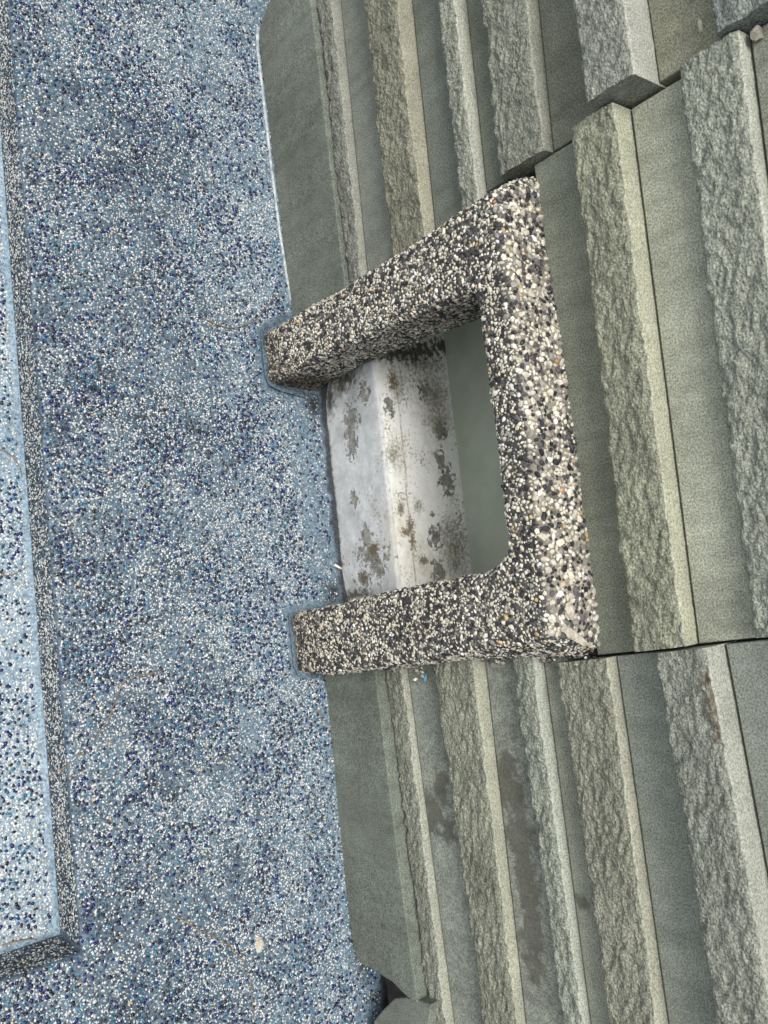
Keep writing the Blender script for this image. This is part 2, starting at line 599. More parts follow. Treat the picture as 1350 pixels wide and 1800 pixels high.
EY, EX = float(at(83, 870, 2, FZ)[1]), float(at(132, 1680, 2, FZ)[0])
BZ = FZ - .052
bm = bmesh.new()
loop = [(-2.2, 0.06), (-2.2, EY), (EX, EY), (EX, -2.0), (2.2, -2.0), (2.2, 0.06)]
vs = [bm.verts.new((x, y, FZ)) for x, y in loop]
f = bm.faces.new(vs)
r = bmesh.ops.extrude_face_region(bm, geom=[f])
for v in [g for g in r['geom'] if isinstance(g, bmesh.types.BMVert)]:
    v.co.z = BZ - 0.02
bmesh.ops.recalc_face_normals(bm, faces=bm.faces)
rim = [e for e in bm.edges if all(abs(v.co.z - FZ) < 1e-5 for v in e.verts) and
       all((abs(v.co.y - EY) < 1e-5 and v.co.x < EX + .01) or abs(v.co.x - EX) < 1e-5 for v in e.verts)]
vert_e = [e for e in bm.edges if abs(e.verts[0].co.x - EX) < 1e-5 and abs(e.verts[1].co.x - EX) < 1e-5 and
          abs(e.verts[0].co.y - EY) < 1e-5 and abs(e.verts[1].co.y - EY) < 1e-5]
bmesh.ops.bevel(bm, geom=rim, offset=0.003, segments=3, profile=0.5, affect='EDGES')
me = bpy.data.meshes.new('pool_floor')
bm.to_mesh(me)
bm.free()
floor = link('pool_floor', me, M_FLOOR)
tag(floor, kind='structure')

n = 60
V, Fc = [], []
ys = [-2.0] + list(np.linspace(-0.36, EY + 0.004, 12))
V = []
xs = [-2.2, -0.8, 0.0, EX + 0.004]
for y in (-2.0, EY - .0045, EY - .0018, EY + .001):
    for x in (-2.2, EX - .0045, EX - .0018, EX + .001):
        e = max(0.0, (y - (EY - .0045)) / .0055, (x - (EX - .0045)) / .0055)
        V.append((x, y, BZ + 0.004 * min(1, e) ** 2))
for j in range(3):
    for i in range(3):
        a = j * 4 + i
        Fc.append((a, a + 1, a + 5, a + 4))
basin = link('pool_basin', mesh('pool_basin', V, Fc, True), M_BASIN)
tag(basin, kind='structure')
g = link('ground', mesh('ground', [(-60, -60, -.05), (60, -60, -.05), (60, 60, -.05), (-60, 60, -.05)], [(0, 1, 2, 3)]), M_GROUND)
tag(g, kind='structure')

# ------------------------------------------------------------------ aggregate beads (a dome of 15 triangles each)
ang = np.arange(5) * 2 * np.pi / 5
DV = np.concatenate([[[0, 0, 1.0]], np.stack([np.cos(ang) * .72, np.sin(ang) * .72, np.full(5, .70)], 1),
                     np.stack([np.cos(ang + .63), np.sin(ang + .63), np.full(5, -.35)], 1)])
DF = []
for i in range(5):
    j = (i + 1) % 5
    DF += [(0, 1 + i, 1 + j), (1 + i, 6 + i, 1 + j), (1 + j, 6 + i, 6 + j)]
DF = np.array(DF)


def bead_colors(n, wht, palette, probs, seedv):
    g_ = np.random.default_rng(seedv)
    idx = g_.choice(len(palette), n, p=np.array(probs) / sum(probs))
    c = np.array(palette)[idx] * g_.uniform(0.72, 1.18, (n, 1))
    return idx, np.clip(c, 0, .9)


def lattice(x0, x1, y0, y1, s, seedv):
    g_ = np.random.default_rng(seedv)
    nx, ny = int((x1 - x0) / s), int((y1 - y0) / (s * .866))
    ii, jj = np.meshgrid(np.arange(nx), np.arange(ny))
    x = x0 + (ii + .5 * (jj % 2)) * s + g_.uniform(-.46, .46, ii.shape) * s
    y = y0 + jj * s * .866 + g_.uniform(-.46, .46, ii.shape) * s
    return x.ravel(), y.ravel()


PAL = [(0.50, 0.50, 0.46), (0.30, 0.315, 0.31), (0.012, 0.014, 0.02), (0.012, 0.016, 0.085), (0.03, 0.13, 0.20), (0.42, 0.33, 0.17), (0.17, 0.20, 0.26), (0.10, 0.25, 0.33)]


def beads(name, parent, P, N, rad, cols, seedv):
    """P (n,3) points, N (n,3) normals"""
    g_ = np.random.default_rng(seedv)
    n = len(P)
    t = np.cross(N, g_.normal(size=(n, 3)))
    t /= np.linalg.norm(t, axis=1, keepdims=True)
    b = np.cross(N, t)
    sa = rad * g_.uniform(.85, 1.45, n)
    sb = rad * g_.uniform(.7, 1.0, n)
    sc = rad * g_.uniform(.45, .75, n)
    N2 = N + t * g_.normal(0, .18, (n, 1)) + b * g_.normal(0, .18, (n, 1))
    D = DV[None] * (1 + g_.uniform(-.16, .16, (n, len(DV), 1)))
    V = P[:, None] + D[..., 0:1] * (t * sa[:, None])[:, None] + D[..., 1:2] * (b * sb[:, None])[:, None] + D[..., 2:3] * (N2 * sc[:, None])[:, None]
    Fx = (DF[None] + (np.arange(n) * len(DV))[:, None, None]).reshape(-1, 3)
    me = fast_mesh(name, V.reshape(-1, 3), Fx, True, np.repeat(cols, len(DV), 0))
    o = link(name, me, M_BEAD, parent)
    tag(o, kind='stuff')
    return o


def frame_clear(x, y):
    """true where the frame's feet stand"""
    l = (x > -.134) & (x < -.078) & (y > -.047)
    r_ = (x > .108) & (x < .167) & (y > -.047)
    return l | r_


# ledge: small bright chips, and larger dark, navy and teal glass beads between them
def ledge_density(x, y):
    dens = np.full(x.shape, .84)
    patch = fbm(x * 22, y * 22, 5, 3)
    dens -= .28 * np.clip((patch - .52) / .14, 0, 1)
    edge = fbm(x * 60, y * 60, 55, 2) * .018
    dens = np.where(y > -.018 - edge * .7, dens * .72, dens)
    dens = np.where(y > -.0145 - edge * .25, dens * .55, dens)
    nearl = np.minimum(np.abs(x + .106), np.abs(x - .138))
    dens = np.where((nearl < .032) & (y > -.054), dens * .60, dens)
    return np.where(frame_clear(x, y), 0, dens)


def drop(y):
    dr = np.clip((EY + .003 - y) / .003, 0, 1)
    return .0030 * (1 - np.sqrt(1 - (dr * .95) ** 2))


def scatter(x0, x1, y0, y1, sd):
    x, y = lattice(x0, x1, y0, y1, .00172, sd)
    keep = rng.random(len(x)) < ledge_density(x, y)
    x, y = x[keep], y[keep]
    idx, cc = bead_colors(len(x), 0, PAL_S, PROB_S, sd + 1)
    dk = np.clip((fbm(x * 26 + 4, y * 26, 63, 3) - .54) / .10, 0, 1)          # patches with more black chips
    sw = rng.random(len(x)) < dk * .30
    cc[sw] = np.array((.014, .016, .024)) * rng.uniform(.6, 1.6, (sw.sum(), 1))
    rad = rng.uniform(.00058, .00100, len(x)) * np.where(rng.random(len(x)) < .05, 1.45, 1)
    X, Y = lattice(x0, x1, y0, y1, .0037, sd + 2)
    cl = fbm(X * 45, Y * 45, 71, 2)
    keep = rng.random(len(X)) < ledge_density(X, Y) * np.clip(.62 + (cl - .5) * 3.0, .15, 1)
    X, Y = X[keep], Y[keep]
    idx, c2 = bead_colors(len(X), 0, PAL_L, PROB_L, sd + 3)
    x, y, cc = np.concatenate([x, X]), np.concatenate([y, Y]), np.concatenate([cc, c2])
    rad = np.concatenate([rad, rng.uniform(.00105, .00155, len(X))])
    z = FZ + rng.uniform(-.0002, .00015, len(x)) - np.where(x < EX, drop(y), 0)
    z[-len(X):] += .0004
    return np.stack([x, y, z], 1), rad, cc


PAL_S = [(0.55, 0.555, 0.54), (0.35, 0.38, 0.395), (0.020, 0.024, 0.035), (0.48, 0.38, 0.20), (0.13, 0.19, 0.26), (0.06, 0.20, 0.29)]
PROB_S = [47, 17, 12, 2.2, 14, 6]
PAL_L = [(0.009, 0.011, 0.018), (0.006, 0.009, 0.105), (0.006, 0.012, 0.06), (0.015, 0.115, 0.19), (0.06, 0.18, 0.26)]
PROB_L = [26, 32, 20, 12, 7]
P, rad, cc = scatter(-.50, .54, EY + .0015, 0.010, 30)
beads('aggregate_bead', floor, P, np.tile([0, 0, 1.0], (len(P), 1)), rad, cc, 12)
# ledge right of the basin (below the basin corner in the view)
P, rad, cc = scatter(EX + .0015, .54, -.38, EY + .0015, 40)
beads('aggregate_bead', floor, P, np.tile([0, 0, 1.0], (len(P), 1)), rad, cc, 14)
# riser faces of the ledge
x, z = lattice(-.50, EX - .002, BZ + .006, FZ - .002, .0019, 6)
keep = rng.random(len(x)) < .92
x, z = x[keep], z[keep]
x2, z2 = lattice(-.42, EY, BZ + .006, FZ - .002, .0021, 8)
P = np.concatenate([np.stack([x, np.full(len(x), EY), z], 1), np.stack([np.full(len(x2), EX), x2, z2], 1)])
Nn = np.concatenate([np.tile([0, -1.0, 0], (len(x), 1)), np.tile([-1.0, 0, 0], (len(x2), 1))])
idx, cc = bead_colors(len(P), 0, PAL, [34, 9, 42, 4, 2, 1, 8, 1], 15)
beads('aggregate_bead', floor, P, Nn, rng.uniform(.0006, .00115, len(P)), cc, 16)
# basin
x, y = lattice(-.45, EX - .001, -.37, EY - .001, .0021, 9)
patch = fbm(x * 30, y * 30, 15, 3)
dens = .80 - .35 * np.clip((patch - .55) / .15, 0, 1)
e2 = np.minimum(EY - y, EX - x) - fbm(x * 70, y * 70, 5, 2) * .003
dens = np.where(e2 < .0016, dens * .20, dens)
keep = rng.random(len(x)) < dens
x, y = x[keep], y[keep]
idx, cc = bead_colors(len(x), 0, [(.62, .62, .59), (.44, .45, .45), (.016, .018, .025), (.42, .33, .18), (.22, .28, .33)], [60, 16, 7, 3, 9], 17)
X, Y = lattice(-.45, EX - .002, -.37, EY - .002, .0042, 19)
keep = rng.random(len(X)) < np.clip(.62 + (fbm(X * 45, Y * 45, 73, 2) - .5) * 2, .1, 1)
X, Y = X[keep], Y[keep]
idx, c2 = bead_colors(len(X), 0, PAL_L, [22, 36, 16, 13, 16], 20)
rad = np.concatenate([rng.uniform(.0007, .0012, len(x)), rng.uniform(.0011, .0016, len(X))])
x, y, cc = np.concatenate([x, X]), np.concatenate([y, Y]), np.concatenate([cc, c2])
beads('aggregate_bead', basin, np.stack([x, y, BZ + np.where(np.arange(len(x)) < len(x) - len(X), 0, .0004)], 1), np.tile([0, 0, 1.0], (len(x), 1)), rad, cc, 18)

# ------------------------------------------------------------------ stone wall
wall = empty('stone_wall', (0, 0.02, FZ), 'grey green stone clad wall of smooth slabs and projecting split-face strips rising from the blue floor', 'wall')
WO = np.array([0, 0.02, FZ])
tints = [(1, 1, 1), (1.06, 1.03, .95), (.95, .98, 1.0), (1.05, 1.06, 1.05), (.93, .94, .90), (1.0, 1.05, 1.02)]


def lin(v, t):
    return v[0] + (v[1] - v[0]) * t if isinstance(v, (tuple, list)) else v + 0 * t


def rough_slab(x0, x1, z0, z1, d, xr, seed, tint, step=.00105, end_slope=(0, 0), amp=1.0, label=None):
    """split-face strip. z0, z1, d may be pairs: values at xr[0] and xr[1]"""
    hz = float(np.mean(lin(z1, np.array([.5]))) - np.mean(lin(z0, np.array([.5]))))
    nf = max(8, int(hz / step))
    lo, hi = max(x0, -.46), min(x1, .46)             # fine where the photograph looks, coarser further along the wall
    pieces = [np.linspace(lo, hi, int((hi - lo) / step) + 1)]
    if x0 < lo:
        pieces.insert(0, np.linspace(x0, lo, int((lo - x0) / .004) + 1)[:-1])
    if x1 > hi:
        pieces.append(np.linspace(hi, x1, int((x1 - hi) / .004) + 1)[1:])
    s = (np.concatenate(pieces) - x0) / (x1 - x0)
    nx = len(s) - 1
    prof = [('b', 0.0), ('b', 0.6)] + [('f', t) for t in np.linspace(0, 1, nf + 1)] + [('t', t) for t in (.06, .14, .3, .6, 1.0)]
    V = np.zeros((len(prof), nx + 1, 3))
    for r_, (kk, t) in enumerate(prof):
        zmid = (lin(z0, .5) + lin(z1, .5)) / 2
        xa = x0 + end_slope[0] * ((lin(z0, .5) + t * hz if kk == 'f' else (lin(z1, .5) if kk == 't' else lin(z0, .5))) - .36)
        xb = x1 + end_slope[1] * ((lin(z0, .5) + t * hz if kk == 'f' else (lin(z1, .5) if kk == 't' else lin(z0, .5))) - .36)
        x = xa + (xb - xa) * s
        tt = (x - xr[0]) / (xr[1] - xr[0])
        za, zb, dd = lin(z0, tt), lin(z1, tt), lin(d, tt)
        wob_b = (fbm(x * 120, x * 0 + seed, seed, 3) - .5) * .0022 + (fbm(x * 25, x * 0 + seed, seed + 3, 2) - .5) * .0018
        wob_t = (fbm(x * 150, x * 0 + seed, seed + 7, 3) - .5) * .0012
        if kk == 'f':
            z = za + wob_b * (1 - t) + t * (zb - za - wob_b * 0)
            # facets
            qx, qz = x * 1000, z * 1000
            w1 = (vnoise(qx / 7, qz / 7, seed + 31) - .5) * 3
            _, c1 = cells((qx + w1) / 9.0, (qz + w1) / 5.5, seed)
            _, c2 = cells((qx - w1) / 4.2, (qz + w1) / 2.9, seed + 40)
            n0 = fbm(qx / 34, qz / 18, seed + 50, 3)
            n1 = fbm(qx / 3.4, qz / 2.4, seed + 60, 2)
            rg = lambda a_, b_, sd: 1 - np.abs(2 * vnoise(a_, b_, sd) - 1)
            sh = qx * .30 + w1 * .6
            r1 = rg(qx / 9.5 + w1 * .12, (qz + sh) / 4.5, seed + 90)
            r2 = rg(qx / 4.6, (qz + sh * .8) / 2.3, seed + 91)
            r3 = rg(qx / 2.4, qz / 1.5, seed + 92)
            rel = (.0019 * (r1 - .5) + .0012 * (r2 - .5) + .0005 * (r3 - .5) + .0006 * (c1 - .5) + .0004 * (c2 - .5) + .0022 * (n0 - .5)) * amp
            # the arrises are spalled back irregularly
            fb = np.clip(1 - t * hz / .0035, 0, 1)
            ft = np.clip(1 - (1 - t) * hz / .0050, 0, 1)
            sp = .0010 + .0018 * vnoise(qx / 6, qx * 0 + 3, seed + 70)
            sb = .0012 + .0016 * vnoise(qx / 5, qx * 0 + 8, seed + 71)
            yy = -dd - rel + fb ** 2 * sb + ft ** 2 * sp * np.minimum(1, dd / .008)
        elif kk == 't':
            z = zb + wob_t * (1 - t) + (0 if t > .02 else 0) + .0003 * (vnoise(x * 300, x * 0 + t * 9, seed + 80) - .5) - .0007 * max(0, .12 - t) / .12
            y_f = V[len(prof) - 6, :, 1]
            yy = y_f * (1 - t) + .014 * t
            yy = np.minimum(yy, .014)
        else:
            z = za + wob_b * (1 if t > .3 else .3)
            yy = .014 * (1 - t) + (-dd + .0015) * t
        V[r_, :, 0], V[r_, :, 1], V[r_, :, 2] = x, yy, z
    np_, nn = len(prof), nx + 1
    i, j = np.meshgrid(np.arange(np_ - 1), np.arange(nx), indexing='ij')
    a = i * nn + j
    T = np.concatenate([np.stack([a, a + 1, a + nn + 1], -1).reshape(-1, 3), np.stack([a, a + nn + 1, a + nn], -1).reshape(-1, 3)])
    VV = V.reshape(-1, 3)
    caps = []
    for side in (0, nx):
        base = len(VV)
        ringi = np.arange(np_) * nn + side
        ctr = VV[ringi].mean(0)
        rv = VV[ringi]
        VV = np.concatenate([VV, rv, ctr[None]])
        for q_ in range(np_):
            tri = (base + q_, base + (q_ + 1) % np_, base + np_)
            caps.append(tri if side == nx else (tri[1], tri[0], tri[2]))
    T = np.concatenate([T, np.array(caps)])
    me = fast_mesh('split_slab', VV - WO, T[:, ::-1] if False else T, True)
    me.polygons.foreach_set('use_smooth', np.concatenate([np.full(len(T) - len(caps), True), np.full(len(caps), False)]))
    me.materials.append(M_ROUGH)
    me.materials.append(M_SAWN_LIT)
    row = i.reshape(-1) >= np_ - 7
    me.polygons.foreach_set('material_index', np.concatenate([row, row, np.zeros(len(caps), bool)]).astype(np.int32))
    o = link('split_slab', me, None, wall)
    o.color = (*tint, 1)
    if label:
        o['label'] = label
    return o


def prism_slab(name, outline, dfun, tint, bev=.0008, back=.016, label=None, mat=None):
    """slab with an XZ outline (counter-clockwise seen from the front), front at y = -dfun(x)"""
    bm = bmesh.new()
    fr = [bm.verts.new((x, -dfun(x), z)) for x, z in outline]
    bk = [bm.verts.new((x, back, z)) for x, z in outline]
    bm.faces.new(fr)
    bm.faces.new(bk[::-1])
    n = len(fr)
    for i in range(n):
        j = (i + 1) % n
        bm.faces.new((fr[j], fr[i], bk[i], bk[j]))
    bmesh.ops.recalc_face_normals(bm, faces=bm.faces)
    ed = [e for e in bm.edges if all(v in fr for v in e.verts)]
    if bev:
        bmesh.ops.bevel(bm, geom=ed, offset=bev, segments=2, profile=.5, affect='EDGES')
    for v in bm.verts:
        v.co -= Vector(WO)
    me = bpy.data.meshes.new(name)
    bm.to_mesh(me)
    bm.free()
    o = link(name, me, mat or M_SMOOTH, wall)
    o.color = (*tint, 1)
    if label:
        o['label'] = label
    return o


def smooth_slab(x0, x1, z0, z1, d, xr, tint, end_slope=(0, 0), label=None, jag=0):
    z0a, z0b = [float(lin(z0, (x - xr[0]) / (xr[1] - xr[0]))) for x in (x0, x1)]
    z1a, z1b = [float(lin(z1, (x - xr[0]) / (xr[1] - xr[0]))) for x in (x0, x1)]
    e = end_slope
    out = [(x0 + e[0] * (z0a - .36), z0a), (x1 + e[1] * (z0b - .36), z0b), (x1 + e[1] * (z1b - .36), z1b), (x0 + e[0] * (z1a - .36), z1a)]
    return prism_slab('smooth_slab', out, lambda x: float(lin(d, (x - xr[0]) / (xr[1] - xr[0]))), tint, label=label)


G = .0014
XL, XR = -.80, .80
sA, sB, sC = -.1574, (-.1560, .1508), .1526
# --- left panel
xa = (-.383, -.166)
def outline(px, dfun):
    o_ = []
    for (u, v) in px:
        p = at(u, v, 1, -.015)
        p = at(u, v, 1, -dfun(p[0]))
        o_.append((p[0], max(p[2], .0355)))
    return o_


out = outline([(512, -75), (497, -45), (486, -22), (474, 0), (465, 22), (457, 48), (453, 62)], lambda x: .0150 + (x + .40) * -.022)
out = out + [(-.385, .0355), (-.30, .0355), (sA + .03, .0355), (sA + .03, .1178), (-.445, .1205)]
prism_slab('smooth_slab', out, lambda x: .0150 + (x + .40) * -.022, (.62, .668, .63), .0012, label='wide dark smooth slab with a chipped corner beside the floor')
prism_slab('smooth_slab', [(-.80, .0355), (-.465, .0355), (-.460, .085), (-.452, .1205), (-.80, .124)], lambda x: .016, (.63, .672, .635), .0012)
rough_slab(XL, sA + .03, (.1203, .1185), (.1403, .1362), (.0092, .0062), xa, 101, (.80, .80, .76))
smooth_slab(XL, sA + .03, (.1403 + G, .1362 + G), (.1900, .1858), 0, xa, (.84, .87, .84))
rough_slab(XL, sA + .03, (.1874, .1832), (.2233, .2205), (.0158, .0118), (-.329, -.206), 102, (.86, .83, .71))
smooth_slab(XL, sA + .03, (.2233 + G, .2205 + G), (.2615, .2585), 0, (-.329, -.206), (.66, .70, .68))
rough_slab(XL, sA + .03, (.2601, .2562), (.2760, .2735), (.0112, .0084), (-.295, -.181), 103, (1.04, 1.05, .98))
smooth_slab(XL, sA, (.2760 + G, .2735 + G), (.3000, .2955), 0, (-.295, -.181), (.62, .66, .61))
rough_slab(XL, sA, (.2989, .2936), (.3353, .3318), (.0108, .0076), (-.256, -.160), 104, (.95, .96, .88))
smooth_slab(XL, sA, (.3353 + G, .3318 + G), .3795, 0, (-.256, -.160), (.70, .71, .63))
rough_slab(XL, sA, .3773, .4095, .0235, xa, 105, (1.02, 1.03, 1.0), amp=.8)
smooth_slab(XL, sA - .0015, .4100, .4530, 0.001, xa, (.98, .96, .82))
rough_slab(XL, sA, .4508, .4850, .0125, xa, 106, (.84, .90, .94))
smooth_slab(XL, sA, .4855, .5300, 0, xa, (1, 1, .95))
rough_slab(XL, sA, .5285, .5610, .013, xa, 107, (1, 1, .96))
smooth_slab(XL, sA, .5615, .6200, 0, xa, (1, 1.02, .97))
# --- middle panel above the frame
es = (0, -.09)
smooth_slab(sB[0], sB[1], .3165, .3592, 0, (-.14, .148), (.84, .88, .79), es)
rough_slab(sB[0] + .001, sB[1], (.3575, .3500), (.3885, .3842), (.0145, .0115), (-.14, .148), 111, (1.02, 1.02, .86), end_slope=es)
smooth_slab(sB[0] + .0015, sB[1], (.3885 + G, .3842 + G), (.4285, .4225), 0, (-.14, .148), (1.36, 1.37, 1.24), es)
rough_slab(sB[0], sB[1], (.4262, .4207), (.4594, .4530), (.0085, .0075), (-.13, .143), 112, (1.10, 1.13, 1.06), end_slope=es)
smooth_slab(sB[0], sB[1], (.4594 + G, .4530 + G), .4990, 0, (-.13, .143), (.98, 1.0, .93), es)
rough_slab(sB[0], sB[1], .4975, .5300, .012, xa, 113, (1, 1, .93), end_slope=es)
smooth_slab(sB[0], sB[1], .5305, .6200, 0, xa, (1, 1, .95), es)
# --- right panel
xc = (.176, .420)
ec = (-.09, 0)
brk = outline([(617, 1640), (621, 1668), (629, 1690), (640, 1697), (662, 1706), (672, 1716), (689, 1726), (700, 1738), (716, 1753), (727, 1762), (733, 1764)], lambda x: .0136 + (x - .17) * .007)
out = [(sC - .02, .0355), (.30, .0355)] + brk + [(.305, .1126), (sC - .02, .1070)]
prism_slab('smooth_slab', out, lambda x: .0136 + (x - .17) * .007, (.645, .70, .655), .0009, label='wide dark smooth slab broken off at its lower corner')
nxt = outline([(757, 1766), (735, 1759), (712, 1754), (692, 1756), (676, 1772), (660, 1790), (653, 1806), (648, 1830)], lambda x: .0145)
out = nxt + [(.80, .0355), (.80, .1205), (.45, .1205)]
prism_slab('smooth_slab', out, lambda x: .0145, (.665, .71, .675), .0012)
rough_slab(sC - .02, XR, (.1082, .1200), (.1308, .1390), (.0042, .0066), xc, 121, (.93, .94, .86))
smooth_slab(sC - .02, XR, (.1308 + G, .1390 + G), (.1770, .1836), -.0005, xc, (.98, 1.03, 1.0))
rough_slab(sC - .02, XR, (.1747, .1813), (.2173, .2154), (.0098, .0076), (.174, .395), 122, (.96, .96, .84))
smooth_slab(sC - .02, XR, (.2173 + G, .2154 + G), (.2545, .2585), -.0005, (.174, .395), (.98, 1.01, .98))
rough_slab(sC - .02, XR, (.2523, .2565), (.2719, .2733), (.0084, .0058), (.172, .377), 123, (1.05, 1.09, 1.02))
smooth_slab(sC, XR, (.2719 + G, .2733 + G), (.2915, .2990), 0, (.172, .377), (1.0, 1.02, .95))
rough_slab(sC, XR, (.2894, .2968), (.3294, .3317), (.0070, .0090), (.171, .358), 124, (1.0, .99, .88), end_slope=ec)
smooth_slab(sC, XR, (.3294 + G, .3317 + G), (.3700, .3760), 0, (.171, .358), (1.0, 1.05, 1.03), ec)
rough_slab(sC, XR, (.3675, .3743), (.4005, .4080), (.0152, .0162), (.169, .333), 125, (.98, 1.0, .95), end_slope=ec, label='projecting split-face strip with a rust brown stain')
smooth_slab(sC, XR, (.4005 + G, .4080 + G), (.4470, .4500), 0, (.169, .333), (1.0, 1.05, 1.04), ec)
rough_slab(sC, XR, .4450, .4780, .011, xa, 126, (1, 1, .94), end_slope=ec)
smooth_slab(sC, XR, .4785, .6200, 0, xa, (1, 1, .95), ec)


def box(name, a, b, mat, parent, off=(0, 0, 0), bev=0.0):
    bm = bmesh.new()
    bmesh.ops.create_cube(bm, size=1)
    for v in bm.verts:
        v.co = Vector([(a[i] + b[i]) / 2 + v.co[i] * (b[i] - a[i]) - off[i] for i in range(3)])
    if bev:
        bmesh.ops.bevel(bm, geom=bm.edges[:], offset=bev, segments=2, profile=.5, affect='EDGES')
    me = bpy.data.meshes.new(name)
    bm.to_mesh(me)
    bm.free()
    return link(name, me, mat, parent)


# mortar bed behind the slabs, left open where the niche is
for a, b in (((-.80, .0165, .03), (-.1290, .25, .62)), ((.1190, .0165, .03), (.80, .25, .62)), ((-.1285, .0165, .3170), (.1185, .25, .62))):
    box('mortar_bed', a, b, M_MORTAR, wall, WO)

bead_px = [(454, 50), (452, 75), (455, 110), (461, 160), (467, 210), (472, 255), (478, 305), (485, 360), (491, 405), (498, 450), (505, 495), (511, 530)]
tb = tube('grout_bead', floor_curve(bead_px, .0004), .0017, .0012, M_BEADLINE, 7)
tb.parent = floor

# ------------------------------------------------------------------ niche inside the frame
NO = (0, .06, FZ)
niche = empty('wall_niche', NO, 'recess behind the pebble frame with a peeling white painted sill and grey back panel', 'niche')
# sill: riser, rounded nosing, level top; a slightly uneven plastered surface
nx, prof = 90, []
for t in np.linspace(0, 1, 16):
    prof.append((SILL_Y, .022 + t * (SILL_Z - .003 - .022)))
for a_ in np.linspace(0, math.pi / 2, 5)[1:]:
    prof.append((SILL_Y + .003 - .003 * math.cos(a_), SILL_Z - .003 + .003 * math.sin(a_)))
for t in np.linspace(0, 1, 26)[1:]:
    prof.append((SILL_Y + .003 + t * (.106 - SILL_Y - .003), SILL_Z))
xs = np.linspace(-.1275, .1175, nx + 1)
V = []
for (y, z) in prof:
    for x in xs:
        b1 = (mnoise.noise(Vector((x * 25, y * 25, z * 25))) * .0014 + mnoise.noise(Vector((x * 90, y * 90, z * 90 + 5))) * .0006)
        if z < SILL_Z - .004:
            lump = max(0, mnoise.noise(Vector((x * 40, 3, z * 40)))) * .002
            endl = max(0, (-.045 - x) / .05) ** 2 * .010 + max(0, (x - .085) / .03) ** 2 * .004
            V.append((x, y - b1 - lump + endl * (1 - max(0, z - .06) / .06), z))
        else:
            V.append((x, y - b1 * .4, z + b1 * .5))
Fs = []
for j in range(len(prof) - 1):
    for i in range(nx):
        a_ = j * (nx + 1) + i
        Fs.append((a_, a_ + 1, a_ + nx + 2, a_ + nx + 1))
V = [(v[0] - NO[0], v[1] - NO[1], v[2] - NO[2]) for v in V]
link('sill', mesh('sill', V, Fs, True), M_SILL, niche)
box('back_panel', (-.1220, .1000, SILL_Z - .004), (.1150, .1050, .3165), M_PANEL, niche, NO, .0008)
box('side_lining', (-.1285, .0130, .026), (-.1235, .125, .3165), M_CEM, niche, NO)
box('side_lining', (.1135, .0130, .026), (.1185, .125, .3165), M_CEM, niche, NO)
box('head_lining', (-.1230, .0130, .3000), (.1130, .0995, .3160), M_CEM, niche, NO)

# ------------------------------------------------------------------ pebble-washed frame
FO = np.array([0.015, -.02, FZ])
frame = empty('pebble_frame', FO, 'rough pebble washed concrete frame with two legs around the niche in the wall', 'frame')


def smooth_line(pts, n):
    pts = np.array(pts, float)
    d = np.concatenate([[0], np.cumsum(np.linalg.norm(np.diff(pts, axis=0), axis=1))])
    t = np.linspace(0, d[-1], n)
    return np.stack([np.interp(t, d, pts[:, 0]), np.interp(t, d, pts[:, 1])], 1)


FB = .0405          # projection of the front
outer = [(-.130, .028), (-.1285, .09), (-.1275, .15), (-.1288, .215), (-.1315, .27), (-.1340, .311), (-.1335, .3150), (-.130, .3168), (-.110, .3172), (-.06, .3195), (0, .3205), (.06, .3205), (.125, .3200), (.139, .3185), (.1425, .312),
         (.1455, .280), (.1515, .220), (.1575, .160), (.1635, .090), (.1640, .06), (.1640, .028)]
inner = [(.1145, .028), (.1125, .06), (.1085, .121), (.1030, .185), (.1008, .222), (.0980, .262), (.0945, .279), (.0870, .2890), (.078, .2910), (.03, .2912), (-.03, .2908), (-.070, .2905), (-.0775, .2870), (-.0800, .225), (-.0835, .174), (-.0855, .13), (-.0840, .09), (-.0830, .028)]
O = smooth_line(outer, 150)
I = smooth_line(inner, 150)
loop = np.concatenate([O, I])
# jitter so that no edge is ruler-straight
jx = (fbm(loop[:, 0] * 60 + 3, loop[:, 1] * 60, 201, 3) - .5) * .0035
jz = (fbm(loop[:, 0] * 60, loop[:, 1] * 60 + 7, 202, 3) - .5) * .0025
loop = loop + np.stack([jx, jz], 1)
n = len(loop)
tan = np.roll(loop, -1, 0) - np.roll(loop, 1, 0)
tan /= np.linalg.norm(tan, axis=1, keepdims=True)
nor = np.stack([-tan[:, 1], tan[:, 0]], 1)       # outward for this clockwise loop
for _ in range(6):
    nor = nor + .5 * (np.roll(nor, 1, 0) + np.roll(nor, -1, 0))
    nor /= np.linalg.norm(nor, axis=1, keepdims=True)
isO = np.arange(n) < len(O)
rings = []
RB = .0065
flare = np.where(isO, .012, .004)
left_out = isO & (loop[:, 0] < -.118)
topm = isO & (loop[:, 1] > .312)
flare = np.where(topm & ~left_out, np.where(loop[:, 0] > .132, np.clip(.1562 - loop[:, 0], .004, .0145), 0), np.where(left_out, .020, np.where(isO, np.clip(.1562 - loop[:, 0], .004, .0145), -.0010)))
fdir = nor.copy()
fdir[isO] = np.stack([np.sign(loop[isO, 0]), np.zeros(isO.sum())], 1)
flare = np.convolve(np.concatenate([flare[-4:], flare, flare[:4]]), np.ones(9) / 9, 'valid')
for (yy, ins, fl) in ((.012, 0, 1.0), (.0, 0, 1.0), (-.012, 0, .7), (-.024, 0, .35), (-FB + RB, 0, 0), (-FB + RB * .5, -RB * .13, 0), (-FB + RB * .13, -RB * .5, 0), (-FB, -RB, 0)):
    p = loop + nor * ins + fdir * (fl * flare)[:, None]
    rings.append(np.stack([p[:, 0], np.full(n, yy), p[:, 1]], 1))
bm = bmesh.new()
bv = [[bm.verts.new(v) for v in rg] for rg in rings]
